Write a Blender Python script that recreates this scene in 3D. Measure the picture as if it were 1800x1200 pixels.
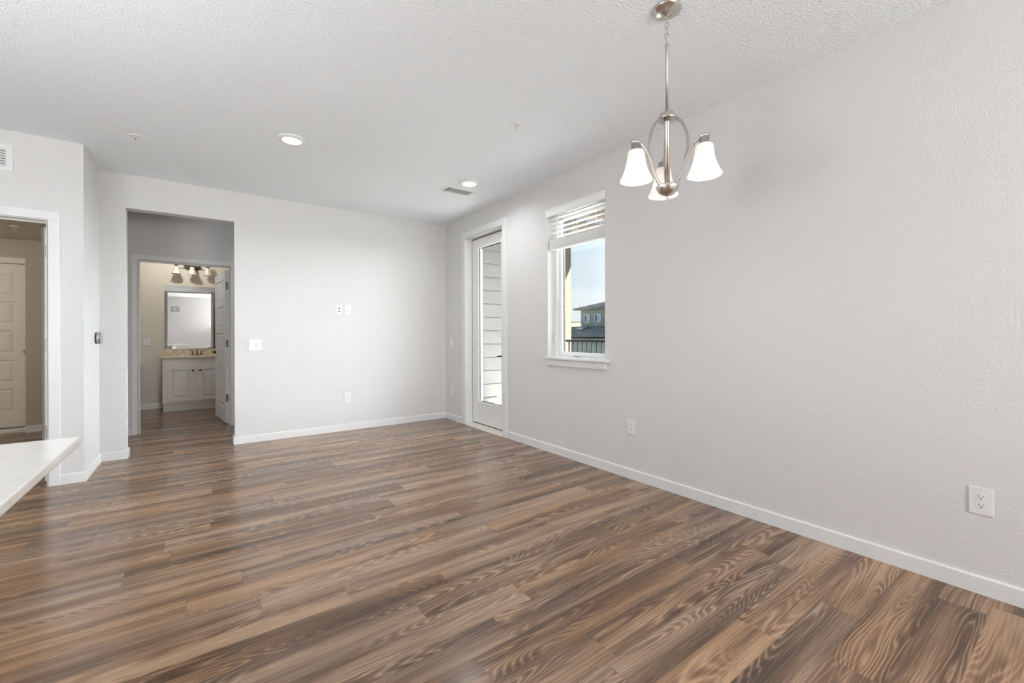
import bpy, bmesh, math, random
from mathutils import Vector, Matrix
random.seed(7)
for o in list(bpy.data.objects): bpy.data.objects.remove(o, do_unlink=True)
sc = bpy.context.scene
col = sc.collection
PI = math.pi

# ---------------------------------------------------------------- camera
cam_d = bpy.data.cameras.new('camera'); cam = bpy.data.objects.new('camera', cam_d); col.objects.link(cam)
YAW = math.radians(36.009); ROLL = math.radians(-0.188)
fw = Vector((math.sin(YAW), math.cos(YAW), 0)); rt = Vector((math.cos(YAW), -math.sin(YAW), 0)); up = Vector((0, 0, 1))
r3 = rt*math.cos(ROLL) + up*math.sin(ROLL); u3 = up*math.cos(ROLL) - rt*math.sin(ROLL)
M = Matrix((r3, u3, -fw)).transposed().to_4x4(); M.translation = Vector((0, 0, 1.175))
cam.matrix_world = M
cam_d.sensor_width = 36; cam_d.lens = 36*758.294/1800
cam_d.shift_y = -(600-589.069)/1800
cam_d.clip_start = 0.02; cam_d.clip_end = 400
sc.camera = cam

# ---------------------------------------------------------------- view + world
sc.view_settings.view_transform = 'Standard'; sc.view_settings.look = 'None'
sc.view_settings.exposure = 0.13; sc.view_settings.gamma = 1.0
try: sc.view_settings.use_curve_mapping = False
except Exception: pass

EXTRA = dict(sky_glow=45.0, sun=190.0, ceil_fill=50.0, rear=126.0, kitchen=11.0, down=7.0, chand=1.6, closet=30.0, bath=22.0, bathdown=5.0, side=17.0, hall=8.0)

w = bpy.data.worlds.new('sky'); sc.world = w; w.use_nodes = True
nt = w.node_tree; nt.nodes.clear()
def N(t, typ, **kw):
    n = t.nodes.new(typ)
    for k, v in kw.items():
        if k.startswith('i_'):
            key = k[2:]
            n.inputs[int(key) if key.isdigit() else key].default_value = v
        else: setattr(n, k, v)
    return n
def L(t, a, b): t.links.new(a, b)
out = N(nt, 'ShaderNodeOutputWorld'); bg = N(nt, 'ShaderNodeBackground')
tc = N(nt, 'ShaderNodeTexCoord'); sep = N(nt, 'ShaderNodeSeparateXYZ'); L(nt, tc.outputs['Generated'], sep.inputs[0])
ramp = N(nt, 'ShaderNodeValToRGB'); L(nt, sep.outputs['Z'], ramp.inputs[0])
cr = ramp.color_ramp
cr.elements[0].position = 0.0; cr.elements[0].color = (.66, .70, .72, 1)
cr.elements[1].position = 1.0; cr.elements[1].color = (.16, .36, .70, 1)
for p, c in ((.085, (.72, .76, .78, 1)), (.12, (.63, .70, .755, 1)), (.24, (.55, .66, .76, 1)), (.5, (.36, .58, .83, 1))):
    e = cr.elements.new(p); e.color = c
# thin cloud streaks low over the horizon
mp = N(nt, 'ShaderNodeMapping'); mp.inputs['Scale'].default_value = (1.4, 1.4, 22); L(nt, tc.outputs['Generated'], mp.inputs[0])
nz = N(nt, 'ShaderNodeTexNoise', i_Scale=2.2, i_Detail=5.0); L(nt, mp.outputs[0], nz.inputs['Vector'])
cr2 = N(nt, 'ShaderNodeMapRange'); cr2.inputs['From Min'].default_value = .5; cr2.inputs['From Max'].default_value = .72
L(nt, nz.outputs[0], cr2.inputs[0])
mul = N(nt, 'ShaderNodeMath', operation='MULTIPLY'); mul.inputs[1].default_value = .35; L(nt, cr2.outputs[0], mul.inputs[0])
mx = N(nt, 'ShaderNodeMixRGB'); L(nt, mul.outputs[0], mx.inputs[0]); L(nt, ramp.outputs[0], mx.inputs[1]); mx.inputs[2].default_value = (.86, .89, .90, 1)
# bright hazy part of the sky around the (veiled) sun, over the -Y side of the balcony
dot = N(nt, 'ShaderNodeVectorMath', operation='DOT_PRODUCT'); L(nt, tc.outputs['Generated'], dot.inputs[0])
sd = Vector((.955, -.29, .085)).normalized(); dot.inputs[1].default_value = sd
mxx = N(nt, 'ShaderNodeMath', operation='MAXIMUM'); mxx.inputs[1].default_value = 0; L(nt, dot.outputs['Value'], mxx.inputs[0])
pw = N(nt, 'ShaderNodeMath', operation='POWER'); pw.inputs[1].default_value = 8.0; L(nt, mxx.outputs[0], pw.inputs[0])
gl = N(nt, 'ShaderNodeMath', operation='MULTIPLY'); gl.inputs[1].default_value = EXTRA['sky_glow']; L(nt, pw.outputs[0], gl.inputs[0])
glc = N(nt, 'ShaderNodeVectorMath', operation='SCALE'); glc.inputs[0].default_value = (.88, .94, 1.0); L(nt, gl.outputs[0], glc.inputs['Scale'])
ad = N(nt, 'ShaderNodeVectorMath', operation='ADD'); L(nt, mx.outputs[0], ad.inputs[0]); L(nt, glc.outputs[0], ad.inputs[1])
L(nt, ad.outputs[0], bg.inputs[0]); bg.inputs[1].default_value = 1.0
L(nt, bg.outputs[0], out.inputs[0])

def area(name, loc, target, sx, sy, power, color=(1, 1, 1), spread=180, portal=False):
    d = bpy.data.lights.new(name, 'AREA'); d.shape = 'RECTANGLE'; d.size = sx; d.size_y = sy; d.energy = power; d.color = color
    d.spread = math.radians(spread)
    o = bpy.data.objects.new(name, d); col.objects.link(o); o.location = loc
    o.rotation_euler = (Vector(target)-Vector(loc)).to_track_quat('-Z', 'Y').to_euler()
    if portal: d.cycles.is_portal = True
    return o
sd_ = bpy.data.lights.new('sun', 'SUN'); sd_.energy = EXTRA['sun']; sd_.angle = math.radians(.8); sd_.color = (1, 1, 1)
so = bpy.data.objects.new('sun', sd_); col.objects.link(so); so.rotation_euler = (-Vector((.62, -.78, 1.15))).to_track_quat('-Z', 'Y').to_euler()
# added area fill at the unseen kitchen wall opening, tilted up
area('kitchen_side_fill', (-4.42, 1.0, 1.5), (0, 1.0, 5.0), 2.2, 1.5, EXTRA['side'], (.88, .94, 1))

# two added area fills out of view, aimed up to brighten ceiling and walls
area('ceiling_fill_light', (-1.75, 1.35, 1.25), (-1.05, 2.2, 3.0), 1.0, 1.0, EXTRA['ceil_fill'], (.95, .975, 1))
area('rear_fill_light', (1.35, -3.05, 1.35), (.6, -.6, 2.95), 1.6, 1.3, EXTRA['rear'], (1, .99, .975))

# ---------------------------------------------------------------- materials
def mat(name, base, rough=.5, metal=0.0, **kw):
    m = bpy.data.materials.new(name); m.use_nodes = True
    b = m.node_tree.nodes['Principled BSDF']
    b.inputs['Base Color'].default_value = (*base, 1); b.inputs['Roughness'].default_value = rough; b.inputs['Metallic'].default_value = metal
    for k, v in kw.items(): b.inputs[k].default_value = v
    return m
def bump(m, scale, strength, dist, detail=3.0, stretch=(1, 1, 1), contrast=None):
    t = m.node_tree; b = t.nodes['Principled BSDF']
    tc = N(t, 'ShaderNodeTexCoord'); mp = N(t, 'ShaderNodeMapping'); mp.inputs['Scale'].default_value = stretch
    L(t, tc.outputs['Object'], mp.inputs[0])
    n = N(t, 'ShaderNodeTexNoise', i_Scale=scale, i_Detail=detail); L(t, mp.outputs[0], n.inputs['Vector'])
    src = n.outputs[0]
    if contrast:
        r = N(t, 'ShaderNodeMapRange'); r.inputs['From Min'].default_value = contrast[0]; r.inputs['From Max'].default_value = contrast[1]
        L(t, src, r.inputs[0]); src = r.outputs[0]
    bp = N(t, 'ShaderNodeBump', i_Strength=strength, i_Distance=dist); L(t, src, bp.inputs['Height']); L(t, bp.outputs[0], b.inputs['Normal'])
    return m
def mottle(m, c1, c2, scale, detail=4, stretch=(1, 1, 1), lo=.4, hi=.6):
    t = m.node_tree; b = t.nodes['Principled BSDF']
    tc = N(t, 'ShaderNodeTexCoord'); mp = N(t, 'ShaderNodeMapping'); mp.inputs['Scale'].default_value = stretch
    L(t, tc.outputs['Object'], mp.inputs[0])
    n = N(t, 'ShaderNodeTexNoise', i_Scale=scale, i_Detail=float(detail)); L(t, mp.outputs[0], n.inputs['Vector'])
    r = N(t, 'ShaderNodeValToRGB'); r.color_ramp.elements[0].position = lo; r.color_ramp.elements[1].position = hi
    r.color_ramp.elements[0].color = (*c1, 1); r.color_ramp.elements[1].color = (*c2, 1)
    L(t, n.outputs[0], r.inputs[0]); L(t, r.outputs[0], b.inputs['Base Color'])
    return m
MW = bump(mat('wall_paint', (.71, .702, .692), .75), 95, .35, .0022, 2.0, contrast=(.42, .62))
MC = bump(mat('ceiling_paint', (.86, .895, .925), .85), 85, .55, .0035, 2.0, contrast=(.42, .62))
MB = bump(mat('warm_wall_paint', (.70, .655, .585), .75), 70, .5, .003, 2.0, contrast=(.42, .62))
MT = mat('trim_paint', (.79, .79, .785), .42)
MD = mat('door_paint', (.84, .835, .82), .45)
MP = mat('white_plastic', (.80, .80, .795), .35)
MDK = mat('dark_slot', (.03, .03, .03), .6)
MBK = mat('black_rubber', (.02, .02, .021), .55)
MN = bump(mat('brushed_nickel', (.62, .58, .53), .27, 1.0), 300, .08, .0003, 2.0, (1, 1, .05))
MNG = mat('grey_nickel', (.42, .41, .39), .35, 1.0)
MCH = mat('bright_chrome', (.8, .8, .8), .12, 1.0)
MBZ = mat('dark_bronze', (.07, .055, .045), .4, .8)
MBR = mat('antique_brass', (.36, .26, .13), .3, 1.0)
MH = mat('hinge_steel', (.30, .30, .295), .4, .9)
MV = mat('vinyl_white', (.87, .87, .875), .35)
MBL = mat('blind_slat_white', (.88, .88, .87), .45)
MQ = mottle(mat('white_quartz', (.85, .84, .81), .12), (.74, .74, .71), (.87, .86, .83), 26, 8, (1.0, 2.6, 1), .30, .42)
MTV = mottle(mat('cultured_marble', (.72, .62, .47), .2), (.60, .49, .33), (.78, .69, .55), 14)
MSPC = mat('dark_spacer', (.05, .05, .05), .7, 0, **{'Specular IOR Level': .1})
MCB = mat('cabinet_paint', (.80, .775, .745), .45)
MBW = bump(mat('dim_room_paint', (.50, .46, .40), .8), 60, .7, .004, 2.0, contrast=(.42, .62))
MRA = mat('railing_black', (.0012, .0013, .0015), .6, 0, **{'Specular IOR Level': .1})
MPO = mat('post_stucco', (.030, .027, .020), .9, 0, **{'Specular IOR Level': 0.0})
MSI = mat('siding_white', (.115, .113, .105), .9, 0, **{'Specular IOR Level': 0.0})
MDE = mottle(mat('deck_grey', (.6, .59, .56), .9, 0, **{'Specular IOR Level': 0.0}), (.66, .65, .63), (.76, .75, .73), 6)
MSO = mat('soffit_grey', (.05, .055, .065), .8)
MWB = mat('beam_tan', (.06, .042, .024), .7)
MGR = mottle(mat('house_stucco', (.30, .33, .27), .9), (.27, .30, .25), (.33, .355, .30), 2)
MGR2 = mottle(mat('lower_siding', (.26, .30, .29), .9), (.17, .20, .19), (.22, .25, .24), 1.5)
MSH = mottle(mat('roof_shingle', (.22, .21, .20), .95, 0, **{'Specular IOR Level': 0.05}), (.17, .155, .135), (.33, .30, .26), 3.5, 6, (1, .5, 3), .35, .65)
MGD = mottle(mat('yard_ground', (.3, .3, .28), .95), (.05, .055, .045), (.08, .08, .07), .5)
MCR = mat('cream_stucco', (.72, .66, .50), .9)

def glass_mat(name, tint, refl=.08):
    m = bpy.data.materials.new(name); m.use_nodes = True; t = m.node_tree; t.nodes.clear()
    o = N(t, 'ShaderNodeOutputMaterial'); tr = N(t, 'ShaderNodeBsdfTransparent'); tr.inputs[0].default_value = (*tint, 1)
    g = N(t, 'ShaderNodeBsdfGlossy'); g.inputs['Roughness'].default_value = .02
    lw = N(t, 'ShaderNodeLayerWeight'); lw.inputs[0].default_value = .5
    p5 = N(t, 'ShaderNodeMath', operation='POWER'); L(t, lw.outputs['Facing'], p5.inputs[0]); p5.inputs[1].default_value = 5.0
    ma = N(t, 'ShaderNodeMath', operation='MULTIPLY_ADD'); L(t, p5.outputs[0], ma.inputs[0]); ma.inputs[1].default_value = .8; ma.inputs[2].default_value = .03
    mxs = N(t, 'ShaderNodeMixShader'); L(t, ma.outputs[0], mxs.inputs[0]); L(t, tr.outputs[0], mxs.inputs[1]); L(t, g.outputs[0], mxs.inputs[2])
    L(t, mxs.outputs[0], o.inputs[0]); return m
MG = glass_mat('window_glass', (.97, .985, .98))
MGD2 = mat('dark_window_glass', (.10, .13, .17), .08)
MMI = mat('mirror_silver', (.90, .90, .90), .015, 1.0)
def shade_mat(name, tr_amt):
    m = bpy.data.materials.new(name); m.use_nodes = True; t = m.node_tree; t.nodes.clear()
    o = N(t, 'ShaderNodeOutputMaterial'); d = N(t, 'ShaderNodeBsdfDiffuse'); d.inputs[0].default_value = (.90, .88, .84, 1)
    tr = N(t, 'ShaderNodeBsdfTranslucent'); tr.inputs[0].default_value = (.96, .93, .88, 1)
    g = N(t, 'ShaderNodeBsdfGlossy'); g.inputs['Roughness'].default_value = .3
    a = N(t, 'ShaderNodeMixShader'); a.inputs[0].default_value = tr_amt; L(t, d.outputs[0], a.inputs[1]); L(t, tr.outputs[0], a.inputs[2])
    b = N(t, 'ShaderNodeMixShader'); b.inputs[0].default_value = .05; L(t, a.outputs[0], b.inputs[1]); L(t, g.outputs[0], b.inputs[2])
    L(t, b.outputs[0], o.inputs[0]); return m
MSG = shade_mat('frosted_glass', .35)
def emit(name, c, s):
    m = bpy.data.materials.new(name); m.use_nodes = True; t = m.node_tree; t.nodes.clear()
    o = N(t, 'ShaderNodeOutputMaterial'); e = N(t, 'ShaderNodeEmission'); e.inputs[0].default_value = (*c, 1); e.inputs[1].default_value = s
    L(t, e.outputs[0], o.inputs[0]); return m
ME = emit('led_diffuser', (1, .98, .95), 5.0)
MEB = emit('lamp_bulb', (1, .95, .87), 4.0)

# wood plank floor: planks run along X, 0.152 m wide, 1.22 m long
def floor_mat():
    m = mat('wood_plank', (.25, .17, .12), .36); t = m.node_tree; b = t.nodes['Principled BSDF']
    def math_(op, a, bb=None, c=None):
        n = N(t, 'ShaderNodeMath', operation=op)
        for i, v in enumerate((a, bb, c)):
            if v is None: continue
            if isinstance(v, (int, float)): n.inputs[i].default_value = v
            else: L(t, v, n.inputs[i])
        return n.outputs[0]
    tc = N(t, 'ShaderNodeTexCoord'); s = N(t, 'ShaderNodeSeparateXYZ'); L(t, tc.outputs['Object'], s.inputs[0])
    X, Y = s.outputs[0], s.outputs[1]
    WID, LEN = .152, 1.22
    yr = math_('DIVIDE', math_('ADD', Y, 10.045), WID); row = math_('FLOOR', yr); fy = math_('FRACT', yr)
    wn = N(t, 'ShaderNodeTexWhiteNoise', noise_dimensions='1D'); L(t, row, wn.inputs['W'])
    xr = math_('ADD', math_('DIVIDE', math_('ADD', X, 20.0), LEN), wn.outputs['Value']); cl = math_('FLOOR', xr); fx = math_('FRACT', xr)
    cmb = N(t, 'ShaderNodeCombineXYZ'); L(t, row, cmb.inputs[0]); L(t, cl, cmb.inputs[1])
    wp = N(t, 'ShaderNodeTexWhiteNoise', noise_dimensions='2D'); L(t, cmb.outputs[0], wp.inputs['Vector'])
    rnd = wp.outputs['Value']; rs = N(t, 'ShaderNodeSeparateColor'); L(t, wp.outputs['Color'], rs.inputs[0])
    # plank-local coordinates with a random offset
    ux = math_('ADD', X, math_('MULTIPLY', rnd, 57.0)); vy = math_('ADD', Y, math_('MULTIPLY', rs.outputs[1], 31.0))
    def noise(sx, sy, scale, detail=3.0, rough=.5, dist=0.0):
        c = N(t, 'ShaderNodeCombineXYZ'); L(t, math_('MULTIPLY', ux, sx), c.inputs[0]); L(t, math_('MULTIPLY', vy, sy), c.inputs[1])
        n = N(t, 'ShaderNodeTexNoise', i_Scale=scale, i_Detail=detail, i_Roughness=rough, i_Distortion=dist); n.noise_dimensions = '2D'
        L(t, c.outputs[0], n.inputs['Vector']); return n.outputs[0]
    broad = noise(.6, 10.0, 1.0, 2.5)            # dark / light bands inside the plank
    field = noise(.78, 6.8, 1.0, 1.5, .45, .22)   # contour field: cathedral figures and knots
    fine = noise(3.0, 150.0, 1.0, 3.0, .6)
    pore = noise(14.0, 420.0, 1.0, 2.0, .6)
    rings = math_('FRACT', math_('MULTIPLY', math_('ADD', field, math_('MULTIPLY', fine, 0.010)), 27.0))
    ring = math_('POWER', math_('ABSOLUTE', math_('SUBTRACT', math_('MULTIPLY', rings, 2.0), 1.0)), 2.0)
    # how much of the ring figure shows varies over the floor
    msk = N(t, 'ShaderNodeMapRange'); msk.inputs['From Min'].default_value = .36; msk.inputs['From Max'].default_value = .60; L(t, noise(.8, 4.0, 1.3, 1.0), msk.inputs[0])
    v = math_('ADD', math_('MULTIPLY', math_('SUBTRACT', broad, .5), 1.5), .5)
    v = math_('ADD', v, math_('MULTIPLY', math_('SUBTRACT', rnd, .5), .20))
    v = math_('ADD', v, math_('MULTIPLY', math_('SUBTRACT', fine, .5), .85))
    v = math_('ADD', v, math_('MULTIPLY', math_('SUBTRACT', pore, .5), .22))
    v = math_('ADD', v, math_('MULTIPLY', math_('MULTIPLY', math_('SUBTRACT', ring, .34), .62), msk.outputs[0]))
    ramp = N(t, 'ShaderNodeValToRGB'); L(t, v, ramp.inputs[0]); e = ramp.color_ramp.elements
    e[0].position = .08; e[0].color = (.078, .053, .039, 1); e[1].position = .98; e[1].color = (.44, .315, .232, 1)
    for p, c in ((.30, (.146, .098, .071, 1)), (.50, (.226, .154, .112, 1)), (.72, (.325, .229, .167, 1))):
        q = ramp.color_ramp.elements.new(p); q.color = c
    # a slight greyer / redder cast from plank to plank
    hs = N(t, 'ShaderNodeHueSaturation'); L(t, ramp.outputs[0], hs.inputs['Color'])
    L(t, math_('ADD', 1.10, math_('MULTIPLY', rs.outputs[2], .28)), hs.inputs['Saturation'])
    L(t, math_('ADD', .94, math_('MULTIPLY', rs.outputs[0], .14)), hs.inputs['Value'])
    # seams
    ey = math_('MULTIPLY', math_('MINIMUM', fy, math_('SUBTRACT', 1.0, fy)), WID); ex = math_('MULTIPLY', math_('MINIMUM', fx, math_('SUBTRACT', 1.0, fx)), LEN)
    ed = math_('MINIMUM', ex, ey)
    sm = N(t, 'ShaderNodeMapRange'); sm.inputs['From Min'].default_value = .0004; sm.inputs['From Max'].default_value = .0014; L(t, ed, sm.inputs[0])
    mm = N(t, 'ShaderNodeMixRGB', blend_type='MULTIPLY'); mm.inputs[0].default_value = 1.0
    g = N(t, 'ShaderNodeMapRange'); g.inputs['To Min'].default_value = .62; g.inputs['To Max'].default_value = 1.0; L(t, sm.outputs[0], g.inputs[0])
    L(t, hs.outputs[0], mm.inputs[1]); L(t, g.outputs[0], mm.inputs[2]); L(t, mm.outputs[0], b.inputs['Base Color'])
    hgt = math_('ADD', math_('MULTIPLY', v, .05), sm.outputs[0])
    bp = N(t, 'ShaderNodeBump', i_Strength=.30, i_Distance=.0008); L(t, hgt, bp.inputs['Height']); L(t, bp.outputs[0], b.inputs['Normal'])
    b.inputs['Roughness'].default_value = .21
    b.inputs['Specular IOR Level'].default_value = .5
    return m
MF = floor_mat()

# ---------------------------------------------------------------- mesh helpers
def bm_(): return bmesh.new()
def box(bm, x0, x1, y0, y1, z0, z1, bev=0.0, mtx=None, seg=2):
    x0, x1 = min(x0, x1), max(x0, x1); y0, y1 = min(y0, y1), max(y0, y1); z0, z1 = min(z0, z1), max(z0, z1)
    t = bmesh.new()
    vs = [t.verts.new((x, y, z)) for x in (x0, x1) for y in (y0, y1) for z in (z0, z1)]
    for f in ((0, 1, 3, 2), (4, 6, 7, 5), (0, 4, 5, 1), (2, 3, 7, 6), (0, 2, 6, 4), (1, 5, 7, 3)): t.faces.new([vs[i] for i in f])
    if bev > 0: bmesh.ops.bevel(t, geom=list(t.edges), offset=bev, segments=seg, affect='EDGES', profile=.6)
    merge(bm, t, mtx); return bm
def merge(bm, t, mtx=None):
    if mtx is not None: bmesh.ops.transform(t, matrix=mtx, verts=t.verts)
    mp = {v: bm.verts.new(v.co) for v in t.verts}
    for f in t.faces:
        try:
            nf = bm.faces.new([mp[v] for v in f.verts]); nf.smooth = f.smooth
        except ValueError: pass
    t.free()
def lathe(bm, prof, n=32, mtx=None, smooth=True, cap=True):
    t = bmesh.new(); rings = []
    for r, z in prof:
        if r < 1e-6: rings.append([t.verts.new((0, 0, z))])
        else: rings.append([t.verts.new((r*math.cos(2*PI*i/n), r*math.sin(2*PI*i/n), z)) for i in range(n)])
    for a, b in zip(rings, rings[1:]):
        for i in range(n):
            j = (i+1) % n
            if len(a) == 1 and len(b) == 1: continue
            if len(a) == 1: f = t.faces.new((a[0], b[j], b[i]))
            elif len(b) == 1: f = t.faces.new((a[i], a[j], b[0]))
            else: f = t.faces.new((a[i], a[j], b[j], b[i]))
            f.smooth = smooth
    if cap:
        if len(rings[0]) > 1: t.faces.new(rings[0][::-1])
        if len(rings[-1]) > 1: t.faces.new(rings[-1])
    bmesh.ops.recalc_face_normals(t, faces=t.faces)
    merge(bm, t, mtx); return bm
def tube(bm, pts, r, n=10, closed=False, flat=1.0, mtx=None):
    pts = [Vector(p) for p in pts]; t = bmesh.new(); rings = []
    m = len(pts); ref = None
    rad = r if isinstance(r, (list, tuple)) else [r]*m
    for i, p in enumerate(pts):
        if closed: d = (pts[(i+1) % m]-pts[i-1]).normalized()
        else: d = (pts[min(i+1, m-1)]-pts[max(i-1, 0)]).normalized()
        if ref is None:
            ref = Vector((0, 0, 1)) if abs(d.z) < .9 else Vector((1, 0, 0))
        a = (ref-d*ref.dot(d)).normalized(); b = d.cross(a); ref = a
        rings.append([t.verts.new(p+a*math.cos(2*PI*k/n)*rad[i]+b*math.sin(2*PI*k/n)*rad[i]*flat) for k in range(n)])
    for i in range(m if closed else m-1):
        A, B = rings[i], rings[(i+1) % m]
        for k in range(n):
            f = t.faces.new((A[k], A[(k+1) % n], B[(k+1) % n], B[k])); f.smooth = True
    if not closed: t.faces.new(rings[0][::-1]); t.faces.new(rings[-1])
    bmesh.ops.recalc_face_normals(t, faces=t.faces)
    merge(bm, t, mtx); return bm
def spline(pts, k=8):
    P = [Vector(p) for p in pts]; o = []
    for i in range(len(P)-1):
        p0, p1, p2, p3 = P[max(i-1, 0)], P[i], P[i+1], P[min(i+2, len(P)-1)]
        for j in range(k):
            s = j/k
            o.append(.5*((2*p1)+(-p0+p2)*s+(2*p0-5*p1+4*p2-p3)*s*s+(-p0+3*p1-3*p2+p3)*s**3))
    o.append(P[-1]); return o
def prism(bm, poly, axis, a, b, mtx=None):
    t = bmesh.new()
    def P(u, v, w): return {'x': (w, u, v), 'y': (u, w, v), 'z': (u, v, w)}[axis]
    A = [t.verts.new(P(u, v, a)) for u, v in poly]; B = [t.verts.new(P(u, v, b)) for u, v in poly]
    t.faces.new(A); t.faces.new(B[::-1])
    for i in range(len(poly)):
        j = (i+1) % len(poly); t.faces.new((A[i], B[i], B[j], A[j]))
    bmesh.ops.recalc_face_normals(t, faces=t.faces)
    merge(bm, t, mtx); return bm
def obj(name, bm, m, parent=None, loc=None, rotz=None):
    me = bpy.data.meshes.new(name); bm.to_mesh(me); bm.free(); me.materials.append(m)
    o = bpy.data.objects.new(name, me); col.objects.link(o)
    if parent: o.parent = parent
    if loc: o.location = loc
    if rotz is not None: o.rotation_euler = (0, 0, rotz)
    return o
def tag(o, label, cat, group=None, kind=None):
    o['label'] = label; o['category'] = cat
    if group: o['group'] = group
    if kind: o['kind'] = kind
    return o
def thing(name, label, cat, loc=(0, 0, 0), rotz=0.0, group=None, kind=None):
    o = bpy.data.objects.new(name, None); col.objects.link(o); o.location = loc; o.rotation_euler = (0, 0, rotz)
    o.empty_display_size = .05
    return tag(o, label, cat, group, kind)
def struct(name, bm, m, label, cat): return tag(obj(name, bm, m), label, cat, kind='structure')
def dup(root, loc, rotz=None, label=None):
    def cp(o, par):
        c = o.copy(); col.objects.link(c)
        if par: c.parent = par
        for ch in [x for x in kids.get(o.name, [])]: cp(ch, c)
        return c
    kids = {}
    for x in list(bpy.data.objects):
        if x.parent: kids.setdefault(x.parent.name, []).append(x)
    r = cp(root, None); r.location = loc
    if rotz is not None: r.rotation_euler = (0, 0, rotz)
    if label: r['label'] = label
    return r

XR, YB, XL, YL, H = 2.862, 5.554, -.754, 4.887, 2.74
# ---------------------------------------------------------------- shell
struct('floor', box(bm_(), -4.6, 3.0, -3.55, 9.25, -.1, 0), MF, 'grey brown wood plank floor running through all rooms', 'floor')
b = bm_(); box(b, -4.6, 3.0, -3.55, 6.93, H, H+.12); struct('ceiling', b, MC, 'white orange peel textured ceiling over the main room and hall', 'ceiling')
D0, D1, DT = 4.11, 4.974, 2.45          # patio door opening
W0, W1, WB, WT = 2.556, 3.318, .935, 2.43
XO = XR+.14
b = bm_()
box(b, XR, XO, -3.55, W0, 0, H); box(b, XR, XO, W0, W1, 0, WB); box(b, XR, XO, W0, W1, WT, H)
box(b, XR, XO, W1, D0, 0, H); box(b, XR, XO, D0, D1, DT, H); box(b, XR, XO, D1, 6.93, 0, H)
struct('wall_right', b, MW, 'long white textured wall on the right with patio door and window', 'wall')
O0, O1, OT = -.566, .317, 2.418
b = bm_()
box(b, XL-.13, O0, YB, YB+.13, 0, H); box(b, O0, O1, YB, YB+.13, OT, H); box(b, O1, XR, YB, YB+.13, 0, H)
struct('wall_back', b, MW, 'white textured back wall with the wide cased opening to the hall', 'wall')
b = bm_(); box(b, XL-.13, XL, YL, YB, 0, H); struct('wall_return', b, MW, 'narrow bright white wall carrying the round thermostat', 'wall')
L1 = -.958; L0 = -1.80; LT = 2.09
b = bm_()
box(b, L1, XL-.13, YL, YL+.13, 0, H); box(b, L0, L1, YL, YL+.13, LT, H); box(b, -4.6, L0, YL, YL+.13, 0, H)
struct('wall_left', b, MW, 'white textured wall on the far left around the bedroom doorway', 'wall')
b = bm_(); KW0, KW1 = -.1, 2.1
box(b, -4.6, -4.47, -3.55, KW0, 0, H); box(b, -4.6, -4.47, KW1, YL, 0, H); box(b, -4.6, -4.47, KW0, KW1, 0, .75); box(b, -4.6, -4.47, KW0, KW1, 2.25, H)
struct('wall_kitchen', b, MW, 'white kitchen side wall with a wide window, outside the frame', 'wall')
b = bm_()
box(b, -4.6, XR, -3.55, -3.4, 0, H)
struct('wall_rear', b, MW, 'white rear wall seen only in the bathroom mirror', 'wall')
# hall, bathroom, bedroom
YH, YH2 = 6.81, 6.93; B0, B1, BT = -.585, .338, 2.095
b = bm_()
box(b, -1.38, B0, YH, YH2, 0, H); box(b, B0, B1, YH, YH2, BT, H); box(b, B1, XR, YH, YH2, 0, H)
struct('wall_hall', b, MW, 'shaded grey hall wall above and around the bathroom door', 'wall')
b = bm_(); box(b, XL-.13, XL, YB+.13, YH, 0, H); struct('wall_hall_left', b, MW, 'short end wall of the hall left of the opening', 'wall')
b = bm_(); box(b, -1.38, .65, 9.1, 9.22, 0, H); struct('wall_bathroom_back', b, MB, 'warm beige bathroom wall behind mirror and vanity', 'wall')
b = bm_(); box(b, .53, .65, YH2, 9.1, 0, H); struct('wall_bathroom_right', b, MB, 'warm beige bathroom wall behind the open panel door', 'wall')
b = bm_(); box(b, -1.38, -1.28, YH2, 9.1, 0, H); struct('wall_bathroom_left', b, MB, 'warm beige bathroom wall beyond the toilet', 'wall')
b = bm_(); box(b, -1.38, .65, YH2, 9.22, H, H+.1); struct('ceiling_bathroom', b, MB, 'bathroom ceiling above the vanity light', 'ceiling')
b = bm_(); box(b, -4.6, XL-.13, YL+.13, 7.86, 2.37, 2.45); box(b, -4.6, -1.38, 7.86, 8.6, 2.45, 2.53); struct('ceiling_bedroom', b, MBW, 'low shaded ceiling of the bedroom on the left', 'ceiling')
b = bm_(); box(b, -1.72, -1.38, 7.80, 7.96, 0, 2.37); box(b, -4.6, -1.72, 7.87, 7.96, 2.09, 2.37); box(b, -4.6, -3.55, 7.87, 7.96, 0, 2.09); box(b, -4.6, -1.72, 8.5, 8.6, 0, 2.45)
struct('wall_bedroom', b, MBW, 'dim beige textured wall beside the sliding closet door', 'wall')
b = bm_(); box(b, -4.6, -4.5, YL+.13, 8.6, 0, 2.45); struct('wall_bedroom_left', b, MB, 'dim side wall of the bedroom', 'wall')

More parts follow.
